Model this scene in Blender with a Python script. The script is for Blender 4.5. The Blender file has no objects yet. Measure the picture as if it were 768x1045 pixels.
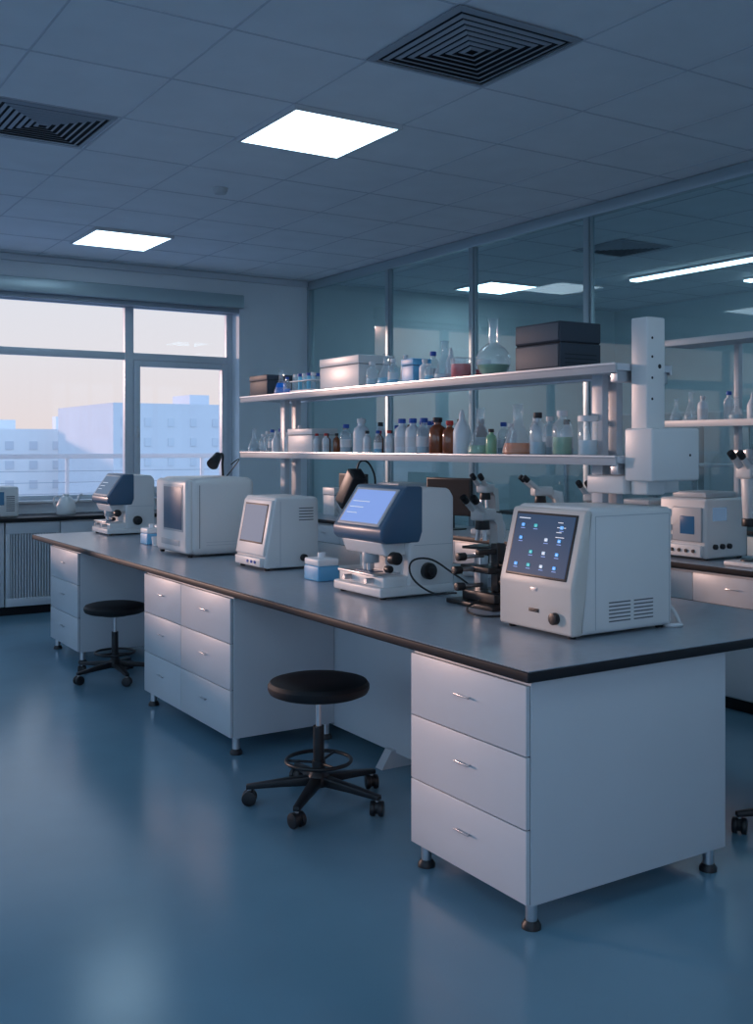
import bpy, bmesh, math, random
from mathutils import Vector, Matrix
random.seed(4)
S=bpy.context.scene
S.view_settings.view_transform='Standard'
S.view_settings.look='None'

# ---------------------------------------------------------------- materials
def mat(name,col,rough=0.5,metal=0.0,em=None,es=0.0,var=0.0,scale=8.0,bump=0.0,coat=0.0,spec=0.5,alpha=1.0):
    m=bpy.data.materials.new(name); m.use_nodes=True
    nt=m.node_tree; p=nt.nodes['Principled BSDF']
    p.inputs['Base Color'].default_value=(*col,1)
    p.inputs['Roughness'].default_value=rough
    p.inputs['Metallic'].default_value=metal
    p.inputs['Specular IOR Level'].default_value=spec
    p.inputs['Coat Weight'].default_value=coat
    p.inputs['Alpha'].default_value=alpha
    if em: 
        p.inputs['Emission Color'].default_value=(*em,1); p.inputs['Emission Strength'].default_value=es
    if var>0 or bump>0:
        tc=nt.nodes.new('ShaderNodeTexCoord'); n=nt.nodes.new('ShaderNodeTexNoise')
        n.inputs['Scale'].default_value=scale; n.inputs['Detail'].default_value=4
        nt.links.new(tc.outputs['Object'],n.inputs['Vector'])
        if var>0:
            r=nt.nodes.new('ShaderNodeValToRGB')
            r.color_ramp.elements[0].position=0.3; r.color_ramp.elements[1].position=0.7
            r.color_ramp.elements[0].color=(*[max(0,c*(1-var)) for c in col],1)
            r.color_ramp.elements[1].color=(*[min(1,c*(1+var)) for c in col],1)
            nt.links.new(n.outputs['Fac'],r.inputs['Fac']); nt.links.new(r.outputs['Color'],p.inputs['Base Color'])
        if bump>0:
            b=nt.nodes.new('ShaderNodeBump'); b.inputs['Strength'].default_value=bump; b.inputs['Distance'].default_value=0.01
            nt.links.new(n.outputs['Fac'],b.inputs['Height']); nt.links.new(b.outputs['Normal'],p.inputs['Normal'])
    return m
def glassmat(name,tint,f0=.04,fs=.6,rough=0.02,gl=1.0,frost=0.0,pw=3.0):
    m=bpy.data.materials.new(name); m.use_nodes=True; nt=m.node_tree
    nt.nodes.remove(nt.nodes['Principled BSDF'])
    o=nt.nodes['Material Output']; mx=nt.nodes.new('ShaderNodeMixShader')
    lw=nt.nodes.new('ShaderNodeLayerWeight'); lw.inputs['Blend'].default_value=.5
    pn=nt.nodes.new('ShaderNodeMath'); pn.operation='POWER'; pn.inputs[1].default_value=pw
    ma=nt.nodes.new('ShaderNodeMath'); ma.operation='MULTIPLY_ADD'; ma.inputs[1].default_value=fs; ma.inputs[2].default_value=f0
    nt.links.new(lw.outputs['Facing'],pn.inputs[0]); nt.links.new(pn.outputs[0],ma.inputs[0])
    t=nt.nodes.new('ShaderNodeBsdfTransparent'); t.inputs['Color'].default_value=(*tint,1)
    g=nt.nodes.new('ShaderNodeBsdfGlossy'); g.inputs['Color'].default_value=(gl,gl,gl,1); g.inputs['Roughness'].default_value=rough
    nt.links.new(ma.outputs[0],mx.inputs[0]); nt.links.new(g.outputs[0],mx.inputs[2])
    if frost>0:
        d=nt.nodes.new('ShaderNodeBsdfDiffuse'); d.inputs['Color'].default_value=(.85,.92,.97,1)
        m2=nt.nodes.new('ShaderNodeMixShader'); m2.inputs[0].default_value=frost
        nt.links.new(t.outputs[0],m2.inputs[1]); nt.links.new(d.outputs[0],m2.inputs[2]); nt.links.new(m2.outputs[0],mx.inputs[1])
    else: nt.links.new(t.outputs[0],mx.inputs[1])
    nt.links.new(mx.outputs[0],o.inputs['Surface'])
    return m

M_floor=mat('floor_vinyl',(0.165,0.315,0.42),0.20,var=0.08,scale=1.4,bump=0.02,spec=0.7)
M_ceil=mat('ceiling_tile',(0.78,0.82,0.87),0.9,var=0.03,scale=3)
M_grid=mat('ceiling_grid_metal',(0.56,0.60,0.67),0.6)
M_wall=mat('wall_paint',(0.72,0.79,0.86),0.7,var=0.03,scale=2)
M_wall2=mat('neighbour_wall_paint',(0.60,0.71,0.75),0.7,var=0.03,scale=2)
M_base=mat('baseboard_paint',(0.3,0.35,0.42),0.5)
M_frame=mat('window_frame_aluminium',(0.60,0.66,0.73),0.4,0.1)
M_part=mat('partition_frame_metal',(0.40,0.50,0.55),0.35,0.4)
M_cab=mat('cabinet_laminate',(0.62,0.65,0.69),0.38,var=0.015,scale=3)
M_gap=mat('cabinet_shadow_gap',(0.12,0.13,0.15),0.7)
M_top=mat('worktop_resin',(0.32,0.38,0.45),0.28,var=0.06,scale=20)
M_edge=mat('worktop_edge_black',(0.012,0.013,0.017),0.45,spec=.3)
M_steel=mat('brushed_steel',(0.6,0.62,0.65),0.3,1.0,var=0.05,scale=30)
M_blk=mat('black_plastic',(0.012,0.013,0.016),0.4)
M_vin=mat('black_vinyl_cushion',(0.010,0.011,0.014),0.55,bump=0.05,scale=60,spec=.35)
M_wht=mat('instrument_shell_white',(0.75,0.76,0.77),0.36,var=0.01,scale=6)
M_wht2=mat('instrument_shell_grey',(0.46,0.50,0.54),0.4,var=0.01,scale=6)
M_beige=mat('instrument_bezel_beige',(0.66,0.64,0.61),0.4,var=0.01,scale=6)
M_blue=mat('instrument_panel_blue',(0.05,0.12,0.21),0.35,var=0.03,scale=6)
M_navy=mat('instrument_panel_navy',(0.045,0.058,0.08),0.5,var=0.03,scale=6,spec=.3)
M_slate=mat('equipment_front_slate',(0.13,0.145,0.17),0.5,var=0.03,scale=6,spec=.3)
M_scr=mat('screen_dark',(0.008,0.02,0.045),0.3,em=(0.02,0.065,0.14),es=0.75,spec=.08)
M_scr2=mat('screen_lit',(0.08,0.13,0.28),0.4,em=(0.24,0.38,0.80),es=0.8,spec=.08)
M_scr3=mat('screen_grey',(0.05,0.075,0.10),0.45,em=(0.10,0.17,0.28),es=0.75,spec=.06)
M_off=mat('screen_off',(.012,.015,.02),.35,spec=.2)
M_ic1=mat('icon_blue',(0.2,0.5,0.9),0.3,em=(0.15,0.45,0.9),es=0.6)
M_ic2=mat('icon_white',(0.7,0.75,0.8),0.3,em=(0.6,0.7,0.85),es=0.5)
M_ic3=mat('icon_teal',(0.1,0.6,0.6),0.3,em=(0.1,0.55,0.6),es=0.5)
M_lamp=mat('led_panel_diffuser',(0.9,0.95,1),0.5,em=(0.60,0.84,1.0),es=4.8)
M_lamp2=mat('led_strip_diffuser',(0.9,0.95,1),0.5,em=(0.58,0.86,1.0),es=6.0)
M_vent=mat('vent_grille_metal',(0.33,0.37,0.43),0.5,0.1)
M_dark=mat('duct_interior',(0.025,0.028,0.034),0.9)
M_glass=glassmat('window_glass',(0.97,0.98,1.0),.03,.5)
M_pglass=glassmat('partition_glass',(0.78,0.89,0.92),.05,.8)
M_lab=glassmat('laboratory_glass',(0.92,0.96,0.98),.06,.6,0.06,frost=.18)
M_amber=mat('amber_glass',(0.24,0.065,0.02),0.12,coat=0.5)
M_plast=mat('bottle_plastic_white',(0.76,0.82,0.87),0.4)
M_shelf=mat('shelf_laminate',(0.58,0.63,0.69),0.35,var=0.02,scale=4)
def liq(n,c): return mat(n,c,0.2)
L_or=liq('liquid_orange',(1.0,0.26,0.03)); L_red=liq('liquid_red',(0.75,0.02,0.03)); L_gr=liq('liquid_green',(0.28,0.52,0.32))
L_bl=liq('liquid_blue',(0.02,0.20,0.80)); L_cy=liq('liquid_cyan',(0.20,0.66,0.90)); L_cl=liq('liquid_pale',(0.52,0.68,0.76))
C_bl=mat('cap_blue',(0.02,0.10,0.45),0.4); C_bk=mat('cap_black',(0.02,0.02,0.025),0.4); C_wh=mat('cap_white',(0.75,0.77,0.8),0.4)
C_rd=mat('cap_red',(0.5,0.03,0.03),0.4); M_label=mat('paper_label',(0.74,0.77,0.80),0.7); M_cyan=mat('box_light_blue',(0.12,0.44,0.74),0.4)

# ---------------------------------------------------------------- builders
def link(o,parent=None):
    S.collection.objects.link(o)
    if parent is not None: o.parent=parent
    return o
def grp(name,loc=(0,0,0),rz=0.0,sc=1.0):
    e=bpy.data.objects.new(name,None); e.empty_display_size=0.05
    e.location=loc; e.rotation_euler=(0,0,rz); e.scale=(sc,sc,sc)
    S.collection.objects.link(e); return e
def fin(name,bm,m,parent,smooth=True,mtx=None,ang=0.75):
    if mtx is not None: bm.transform(mtx)
    bmesh.ops.recalc_face_normals(bm,faces=bm.faces)
    me=bpy.data.meshes.new(name); bm.to_mesh(me); bm.free()
    if smooth:
        for p in me.polygons: p.use_smooth=True
        me.set_sharp_from_angle(angle=ang)
    me.materials.append(m)
    return link(bpy.data.objects.new(name,me),parent)
def boxbm(b,bev=0,seg=3,bm=None):
    x0,x1,y0,y1,z0,z1=b
    bm=bm or bmesh.new()
    v=[bm.verts.new(c) for c in [(x0,y0,z0),(x1,y0,z0),(x1,y1,z0),(x0,y1,z0),(x0,y0,z1),(x1,y0,z1),(x1,y1,z1),(x0,y1,z1)]]
    fs=[bm.faces.new([v[i] for i in f]) for f in [(0,3,2,1),(4,5,6,7),(0,1,5,4),(1,2,6,5),(2,3,7,6),(3,0,4,7)]]
    if bev>0:
        es={e for f in fs for e in f.edges}
        bmesh.ops.bevel(bm,geom=list(es),offset=bev,segments=seg,profile=0.5,affect='EDGES')
    return bm
def box(p,name,b,m,bev=0,seg=3,mtx=None): return fin(name,boxbm(b,bev,seg),m,p,bev>0,mtx)
def boxes(p,name,bl,m,bev=0):
    bm=bmesh.new()
    for b in bl: boxbm(b,bev,2,bm)
    return fin(name,bm,m,p,bev>0)
def quad(p,name,pts,m):
    bm=bmesh.new(); bm.faces.new([bm.verts.new(q) for q in pts]); return fin(name,bm,m,p,False)
def prism(p,name,pts,y0,y1,m,bev=0,seg=3):
    bm=bmesh.new()
    a=[bm.verts.new((x,y0,z)) for x,z in pts]; b=[bm.verts.new((x,y1,z)) for x,z in pts]
    n=len(pts); bm.faces.new(a); bm.faces.new(b[::-1])
    for i in range(n): bm.faces.new([a[i],a[(i+1)%n],b[(i+1)%n],b[i]])
    if bev>0: bmesh.ops.bevel(bm,geom=list(bm.edges),offset=bev,segments=seg,profile=0.5,affect='EDGES')
    return fin(name,bm,m,p,bev>0)
def axm(p0,p1):
    p0=Vector(p0);p1=Vector(p1);d=p1-p0
    q=d.to_track_quat('Z','Y')
    return Matrix.Translation(p0)@q.to_matrix().to_4x4(), d.length
def lathe(p,name,prof,m,loc=(0,0,0),seg=28,mtx=None,cap=True):
    bm=bmesh.new(); rings=[]
    for r,z in prof:
        rings.append([bm.verts.new((r*math.cos(2*math.pi*i/seg),r*math.sin(2*math.pi*i/seg),z)) for i in range(seg)])
    for a,b in zip(rings,rings[1:]):
        for i in range(seg): bm.faces.new([a[i],a[(i+1)%seg],b[(i+1)%seg],b[i]])
    if cap:
        bm.faces.new(rings[0][::-1]); bm.faces.new(rings[-1])
    M=Matrix.Translation(loc)
    if mtx is not None: M=mtx
    return fin(name,bm,m,p,True,M,0.6)
def cyl(p,name,p0,p1,r,m,r2=None,seg=24,bev=0.0):
    M,L=axm(p0,p1); r2=r if r2 is None else r2
    pr=[(r,0),(r2,L)]
    if bev>0: pr=[(r-bev,0),(r-bev*.3,bev*.3),(r,bev),(r2,L-bev),(r2-bev*.3,L-bev*.3),(r2-bev,L)]
    return lathe(p,name,pr,m,mtx=M,seg=seg)
def obox(p,name,org,U,V,b,m,bev=0,seg=3):
    U=Vector(U).normalized();V=Vector(V).normalized();N=U.cross(V)
    M=Matrix(((U.x,V.x,N.x,org[0]),(U.y,V.y,N.y,org[1]),(U.z,V.z,N.z,org[2]),(0,0,0,1)))
    return box(p,name,b,m,bev,seg,M)
def tube(p,name,pts,r,m,closed=False):
    c=bpy.data.curves.new(name,'CURVE'); c.dimensions='3D'; c.bevel_depth=r; c.bevel_resolution=3; c.resolution_u=8; c.use_fill_caps=True
    s=c.splines.new('BEZIER'); s.bezier_points.add(len(pts)-1); s.use_cyclic_u=closed
    for b,q in zip(s.bezier_points,pts):
        b.co=q; b.handle_left_type=b.handle_right_type='AUTO'
    c.materials.append(m)
    return link(bpy.data.objects.new(name,c),p)

# ---------------------------------------------------------------- room shell
H=3.64; XL,XG,XN=-4.0,6.08,11.2; YB,YW=-3.0,11.05
fl=grp('floor'); box(fl,'floor_slab',(XL-.2,XN+.2,YB-.2,YW+.35,-.15,0),M_floor)
ce=grp('ceiling'); box(ce,'ceiling_slab',(XL-.2,XN+.2,YB-.2,YW+.35,H,H+.15),M_ceil)
PX,PY,OX,OY=.75,.79,2.83,5.32
gl=[]
x=OX-9*PX
while x<XN-.1:
    if abs(x-XG)>.08: gl.append((x-.006,x+.006,YB,YW,H-.003,H+.001))
    x+=PX
y=OY-10*PY
while y<YW:
    gl.append((XL,XN,y-.006,y+.006,H-.0035,H+.001)); y+=PY
gl=[g for g in gl if g[0]>=XL-.01 and g[2]>=YB-.01]
boxes(ce,'ceiling_grid',gl,M_grid)
def holes_wall(g,axis,c0,c1,a0,a1,ops,z0,z1,m,nm):
    def bb(a,b,za,zb): return (a,b,c0,c1,za,zb) if axis=='x' else (c0,c1,a,b,za,zb)
    box(g,nm+'_sill',bb(a0,a1,0,z0),m); box(g,nm+'_lintel',bb(a0,a1,z1,H),m)
    cur=a0
    for (p,q) in ops+[(a1,a1)]:
        if p>cur: box(g,nm+'_pier',bb(cur,p,z0,z1),m)
        cur=q
opsL=[(-2.2,1.6),(2.2,6.0),(6.6,10.2)]; opsB=[(-3.2,.9),(6.9,10.4)]  # openings out of view, added to let in blue fill light
w=grp('wall_left'); holes_wall(w,'y',XL-.2,XL,YB-.2,YW+.35,opsL,1.0,3.27,M_wall,'wall_left')
w=grp('wall_back'); holes_wall(w,'x',YB-.2,YB,XL,XN,opsB,1.0,3.27,M_wall,'wall_back')
w=grp('wall_right'); box(w,'wall_right_panel',(XN,XN+.2,YB-.2,YW+.35,0,H),M_wall2)
WX0,WX1,WZ0,WZ1=XL+.4,5.15,1.06,3.27
w=grp('wall_front')
box(w,'wall_front_sill_part',(XL,WX1,YW,YW+.35,0,WZ0),M_wall)
box(w,'wall_front_lintel',(XL,WX1,YW,YW+.35,WZ1,H),M_wall)
box(w,'wall_front_pier',(WX1,XG+.05,YW,YW+.35,0,H),M_wall)
box(w,'wall_front_pier_left',(XL,WX0,YW,YW+.35,WZ0,WZ1),M_wall)
box(w,'wall_front_neighbour',(XG+.05,XN,YW,YW+.35,0,H),M_wall2)
b=grp('baseboard_front'); box(b,'baseboard_strip',(5.2,XG-.05,YW-.015,YW,0,.1),M_base)
b=grp('baseboard_left'); box(b,'baseboard_strip',(XL,XL+.015,YB,YW-.7,0,.1),M_base)
t=grp('trim_1'); box(t,'ceiling_cove',(XL,XG-.05,YW-.05,YW,H-.07,H-.005),M_frame)
t=grp('roller_blind_housing'); box(t,'housing',(WX0,WX1+.02,YW-.09,YW-.001,WZ1-.02,WZ1+.13),M_part,.01)
box(t,'blind_roll_lip',(WX0+.02,WX1,YW-.001,YW+.1,WZ1-.07,WZ1-.001),M_base)
# windows
wn=grp('window_1'); fy0,fy1=YW+.2,YW+.27
fr=[]
mull=[-1.8,.1,2.0,3.9]
fr.append((WX0,WX1,fy0,fy1,WZ0,WZ0+.07)); fr.append((WX0,WX1,fy0,fy1,WZ1-.07,WZ1))
fr.append((WX0,WX0+.07,fy0,fy1,WZ0+.07,WZ1-.07)); fr.append((WX1-.07,WX1,fy0,fy1,WZ0+.07,WZ1-.07))
for mx_ in mull: fr.append((mx_-.05,mx_+.05,fy0-.01,fy1,WZ0+.07,WZ1-.07))
xs=[WX0+.07]+[q for mx_ in mull for q in (mx_-.05,mx_+.05)]+[WX1-.07]
for i in range(0,len(xs),2):
    a,c=xs[i],xs[i+1]
    fr.append((a,c,fy0,fy1,2.62,2.70))
    if i==len(xs)-2 or i==2:
        z0,z1=WZ0+.07,2.62
        fr+= [(a+.005,a+.07,fy0-.03,fy1-.01,z0+.005,z1-.005),(c-.07,c-.005,fy0-.03,fy1-.01,z0+.005,z1-.005),(a+.07,c-.07,fy0-.03,fy1-.01,z0+.005,z0+.07),(a+.07,c-.07,fy0-.03,fy1-.01,z1-.07,z1-.005)]
boxes(wn,'window_frame',fr,M_frame,.004)
yp=fy0+.033
quad(wn,'window_pane',[(WX0+.02,yp,WZ0+.02),(WX1-.02,yp,WZ0+.02),(WX1-.02,yp,WZ1-.02),(WX0+.02,yp,WZ1-.02)],M_glass)
box(wn,'window_handle',(3.975,3.995,fy0-.06,fy0-.03,1.75,1.88),M_steel,.004)
sl=grp('trim_2'); box(sl,'window_sill_board',(WX0,WX1-.005,YW-.03,YW+.2,WZ0,WZ0+.025),M_cab,.004)
wi=grp('fill_window_left')  # unseen left windows, added for cool ambient light
for p,q in opsL:
    x0,x1=XL-.13,XL-.07; mid=(p+q)/2
    boxes(wi,'window_frame',[(x0,x1,p,q,1.0,1.07),(x0,x1,p,q,3.2,3.27),(x0,x1,p,p+.07,1.07,3.2),(x0,x1,q-.07,q,1.07,3.2),(x0,x1,mid-.04,mid+.04,1.07,3.2)],M_frame)
wi=grp('fill_window_back')  # unseen back windows, added for cool light from behind the camera
for p,q in opsB:
    y0,y1=YB-.13,YB-.07; mid=(p+q)/2
    boxes(wi,'window_frame',[(p,q,y0,y1,1.0,1.07),(p,q,y0,y1,3.2,3.27),(p,p+.07,y0,y1,1.07,3.2),(q-.07,q,y0,y1,1.07,3.2),(mid-.04,mid+.04,y0,y1,1.07,3.2)],M_frame)

# glass partition
pt=grp('window_2')
ys=[YW-.02,9.29,7.83,6.29,4.30,2.8,1.3,-.2,-1.6,YB+.03]
fr=[(XG-.04,XG+.04,YB,YW,H-.10,H-.006),(XG-.04,XG+.04,YB,YW,0,.10)]
for q in ys: fr.append((XG-.035,XG+.035,q-.03,q+.03,.10,H-.10))
for q in ys[1:-1]: fr.append((XG-.02,XG+.02,q-.05,q-.035,.10,H-.10))
boxes(pt,'partition_frame',fr,M_part,.004)
quad(pt,'partition_pane',[(XG,YB+.03,.1),(XG,YW-.02,.1),(XG,YW-.02,H-.1),(XG,YB+.03,H-.1)],M_pglass)

# ---------------------------------------------------------------- ceiling fixtures
def panel(x0,y0,w=.75,l=.79,m=M_lamp,name='ceiling_light_panel'):
    g=grp(name,(x0,y0,H-.03))
    box(g,'diffuser',(.02,w-.02,.02,l-.02,.002,.014),m)
    boxes(g,'frame',[(0,w,0,.02,0,.0295),(0,w,l-.02,l,0,.0295),(0,.02,.02,l-.02,0,.0295),(w-.02,w,.02,l-.02,0,.0295)],M_cab)
panel(OX,OY); panel(OX+.07,OY+5*PY)
panel(OX,OY-5*PY); panel(OX-5*PX,OY); panel(OX-5*PX,OY-5*PY); panel(OX-5*PX,OY+5*PY)  # unseen panels added out of frame as bluish fill light
panel(OX,-2.2);panel(OX-5*PX,-2.2)  # two more unseen panels, added as fill behind the camera
def vent(x0,y0,w=.75,l=.79):
    g=grp('ceiling_air_vent',(x0+w/2,y0+l/2,H))
    box(g,'duct_back',(-w/2+.03,w/2-.03,-l/2+.03,l/2-.03,-.006,-.003),M_dark)
    bm=bmesh.new()
    def ring(ax,ay,z0,bx,by,z1,th=.004):
        a=[bm.verts.new(v) for v in [(-ax,-ay,z0),(ax,-ay,z0),(ax,ay,z0),(-ax,ay,z0)]]
        b=[bm.verts.new(v) for v in [(-bx,-by,z1),(bx,-by,z1),(bx,by,z1),(-bx,by,z1)]]
        c=[bm.verts.new((v.co.x,v.co.y,v.co.z-th)) for v in a]; d=[bm.verts.new((v.co.x,v.co.y,v.co.z-th)) for v in b]
        for i in range(4):
            j=(i+1)%4
            bm.faces.new([a[i],a[j],b[j],b[i]]); bm.faces.new([c[i],d[i],d[j],c[j]])
            bm.faces.new([a[i],c[i],c[j],a[j]]); bm.faces.new([b[i],b[j],d[j],d[i]])
    ring(w/2,l/2,-.006,w/2-.035,l/2-.035,-.014)
    n=7
    for i in range(n):
        f=1-(i+.55)/(n+.6); g_=1-(i+1.0)/(n+.6)
        ring((w/2-.035)*f,(l/2-.035)*f,-.012,(w/2-.035)*g_,(l/2-.035)*g_,-.018,.003)
    fin('louvers',bm,M_vent,g,False)
vent(OX-.02,OY-2*PY-.02); vent(OX-2*PX+.02,OY+PY,.70,.74); vent(7.3,7.1,.7,.7)
g=grp('smoke_detector',(3.28,7.38,H)); lathe(g,'detector_body',[(.02,-.05),(.045,-.045),(.055,-.02),(.06,-.001)],M_wht2)
def strip(x0,y0,l):
    g=grp('linear_ceiling_light',(x0,y0,H-.05)); box(g,'housing',(0,.14,0,l,.02,.049),M_cab); box(g,'diffuser',(.01,.13,.01,l-.01,0,.02),M_lamp2)
strip(9.05,6.0,2.7); strip(9.05,2.4,2.7); strip(10.2,5.6,2.4); strip(9.05,-1.5,2.7)  # second and last strips are out of view, added to brighten the neighbour room
panel(7.8,9.7,.75,.75,M_lamp2); panel(7.3,3.4,.75,.75,M_lamp2)  # second panel is out of view, added to brighten the neighbour room
# neighbour room furniture
nb=grp('tall_storage_cabinet')
for i in range(5):
    y0=3.0+i*1.5
    box(nb,'cabinet_body',(10.6,11.18,y0,y0+1.4,0,2.1),M_cab,.005)
    boxes(nb,'cabinet_doors',[(10.58,10.6,y0+.01,y0+.69,.1,2.08),(10.58,10.6,y0+.71,y0+1.39,.1,2.08)],M_wht2,.003)
    boxes(nb,'door_handles',[(10.56,10.58,y0+.64,y0+.66,1.0,1.2),(10.56,10.58,y0+.74,y0+.76,1.0,1.2)],M_steel)
nt_=grp('island_bench'); box(nt_,'worktop',(7.8,9.2,3.0,9.6,.86,.9),M_edge,.005)
for i in range(4): box(nt_,'base_cabinet',(7.9,9.1,3.1+i*1.65,4.5+i*1.65,0.05,.86),M_cab,.004)
box(nt_,'riser_shelf',(8.35,8.65,3.4,9.2,1.45,1.48),M_shelf,.003)
boxes(nt_,'riser_posts',[(8.48,8.52,3.5+i*1.88,3.54+i*1.88,.9,1.45) for i in range(4)],M_shelf)

# ---------------------------------------------------------------- main bench
BX0,BX1,BY0,BY1=2.305,4.05,2.67,9.12
bn=grp('laboratory_bench',(0,0,0))
box(bn,'worktop_slab',(BX0,BX1,BY0,BY1,.86,.897),M_edge,.006)
box(bn,'worktop_surface',(BX0+.006,BX1-.006,BY0+.006,BY1-.006,.8965,.9),M_top)
ZB=.9
cx0=2.345
def cabinet(g,x0,x1,y0,y1,cols,rows,z0=.09,z1=.86,face=-1,handles=True):
    box(g,'carcass',(x0,x1,y0,y1,z0,z1),M_cab,.003)
    fr=[];hd=[]
    zz=rows
    xf=x0 if face<0 else x1
    boxes(g,'shadow_gap',[(min(xf,xf+face*.002),max(xf,xf+face*.002),y0+.006,y1-.006,z0+.006,z1-.02)],M_gap)
    for (c0,c1) in cols:
        for i in range(len(zz)-1):
            a,b_=zz[i]+.0022,zz[i+1]-.0022
            xx=sorted((xf+face*.002,xf+face*.02))
            fr.append((xx[0],xx[1],c0+.0022,c1-.0022,a,b_))
            yc=(c0+c1)/2; zc=b_-(b_-a)*.42
            hd.append((yc,zc))
    boxes(g,'drawer_fronts',fr,M_cab,.002)
    if handles:
        hb=[]
        for yc,zc in hd:
            xx=sorted((xf+face*.032,xf+face*.038)); hb.append((xx[0],xx[1],yc-.045,yc+.045,zc-.003,zc+.003))
            xx=sorted((xf+face*.02,xf+face*.034))
            hb.append((xx[0],xx[1],yc-.035,yc-.03,zc-.002,zc+.002)); hb.append((xx[0],xx[1],yc+.03,yc+.035,zc-.002,zc+.002))
        boxes(g,'drawer_handles',hb,M_steel,.001)
def feet(g,pts,z=.09):
    for (x,y) in pts:
        cyl(g,'levelling_foot',(x,y,.028),(x,y,z),.021,M_steel)
        lathe(g,'foot_pad',[(.034,0),(.034,.012),(.024,.028)],M_blk,(x,y,0))
cabinet(bn,cx0,3.34,2.70,3.40,[(2.703,3.397)],[.095,.35,.60,.845])
feet(bn,[(cx0+.03,2.735),(3.28,2.735),(cx0+.03,3.36),(3.28,3.36)])
cabinet(bn,cx0,2.965,5.10,6.42,[(5.103,5.80),(5.80,6.417)],[.095,.35,.60,.845])
feet(bn,[(cx0+.03,5.135),(cx0+.03,6.38),(2.93,5.135)])
cabinet(bn,cx0,2.965,7.86,8.62,[(7.863,8.617)],[.095,.35,.60,.845])
feet(bn,[(cx0+.03,7.9),(cx0+.03,8.58),(2.93,7.9)])
cabinet(bn,3.42,4.0,5.10,6.42,[(5.103,5.76),(5.76,6.417)],[.095,.35,.60,.845],face=1)
cabinet(bn,3.42,4.0,7.86,8.62,[(7.863,8.617)],[.095,.35,.60,.845],face=1)
box(bn,'modesty_panel',(2.968,2.99,3.40,9.05,.075,.86),M_cab)
for yy in (4.5,7.3): prism(bn,'panel_foot',[(2.88,0),(3.08,0),(3.02,.09),(2.94,.09)],yy-.03,yy+.03,M_cab)
box(bn,'under_top_bracket',(2.42,2.9,3.42,3.5,.76,.859),M_cab,.004)
box(bn,'cable_tray',(2.80,2.95,3.5,5.09,.80,.858),M_cab,.003)
feet(bn,[(3.97,3.6),(3.95,9.0)],.86)

# reagent shelf on the bench
sh=grp('reagent_shelf_rack',(0,0,0))
SX0,SX1,SY0,SY1=3.25,3.60,3.20,6.96
for z in (1.585,1.985):
    box(sh,'shelf_board',(SX0+.012,SX1-.012,SY0,SY1,z,z+.03),M_shelf,.002)
    box(sh,'shelf_front_rail',(SX0,SX0+.012,SY0,SY1,z-.010,z+.032),M_wht2,.002)
    box(sh,'shelf_front_lip',(SX0-.004,SX0,SY0,SY1,z+.022,z+.034),M_steel,.001)
    box(sh,'shelf_back_rail',(SX1-.012,SX1,SY0,SY1,z-.012,z+.034),M_steel,.002)
    box(sh,'shelf_end_bracket',(SX0+.02,SX1-.02,SY0+.01,SY0+.05,z-.05,z),M_steel,.002)
for yy in (3.46,6.60):
    boxes(sh,'upright_post',[(3.43,3.47,yy,yy+.07,ZB,2.0),(3.52,3.56,yy,yy+.07,ZB,2.0)],M_shelf,.003)
    box(sh,'upright_base',(3.40,3.58,yy-.02,yy+.09,ZB,ZB+.02),M_shelf,.003)
box(sh,'end_post',(3.335,3.445,3.10,3.195,1.45,2.21),M_wht,.008)
for zz in (1.86,1.95,2.04,2.12): cyl(sh,'end_post_hole',(3.365,3.0995,zz),(3.365,3.104,zz),.006,M_dark,seg=12)
cyl(sh,'end_post_hole_large',(3.41,3.0995,2.0),(3.41,3.104,2.0),.010,M_dark,seg=12)
box(sh,'junction_box',(3.29,3.58,3.03,3.19,1.51,1.735),M_wht,.01)
box(sh,'power_rail',(3.31,3.66,3.21,3.44,1.45,1.53),M_wht,.01)
cyl(sh,'junction_screw',(3.52,3.0295,1.62),(3.52,3.033,1.62),.006,M_dark,seg=12)

# ---------------------------------------------------------------- shelf contents
def reagent(x,y,z,h=.18,r=.034,capm=C_bl,body=M_lab,liquid=None,fill=.5,label=True,name='reagent_bottle'):
    g=grp(name,(x,y,z))
    pr=[(r*.92,0),(r,.006),(r,h*.62),(r*.85,h*.72),(r*.42,h*.80),(r*.40,h*.87)]
    lathe(g,'bottle_body',pr,body)
    lathe(g,'bottle_cap',[(r*.50,h*.87),(r*.52,h*.88),(r*.52,h*.985),(r*.46,h)],capm)
    if liquid: lathe(g,'liquid',[(r*.86,.006),(r*.93,.012),(r*.93,h*.62*fill),(r*.9,h*.62*fill+.001)],liquid)
    if label: lathe(g,'label',[(r*1.01,h*.2),(r*1.01,h*.48)],M_label,cap=False)
def erlen(x,y,z,h=.2,r=.06,liquid=None,fill=.35,name='erlenmeyer_flask',stop=None):
    g=grp(name,(x,y,z)); n=r*.30
    pr=[(r*.9,0),(r,.012),(r*.98,.03),(n*1.15,h*.62),(n,h*.70),(n,h*.95),(n*1.25,h)]
    lathe(g,'flask_glass',pr,M_lab)
    if liquid:
        hf=h*.62*fill; rr=r*.95*(1-(hf-.03)/(h*.62)*(.72)) if hf>.03 else r*.93
        lathe(g,'liquid',[(r*.85,.004),(r*.94,.014),(r*.93,.03),(rr,max(hf,.034))],liquid)
    if stop: lathe(g,'stopper',[(n*.8,h*.93),(n*.95,h*1.0),(n*1.1,h*1.08)],stop)
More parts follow.
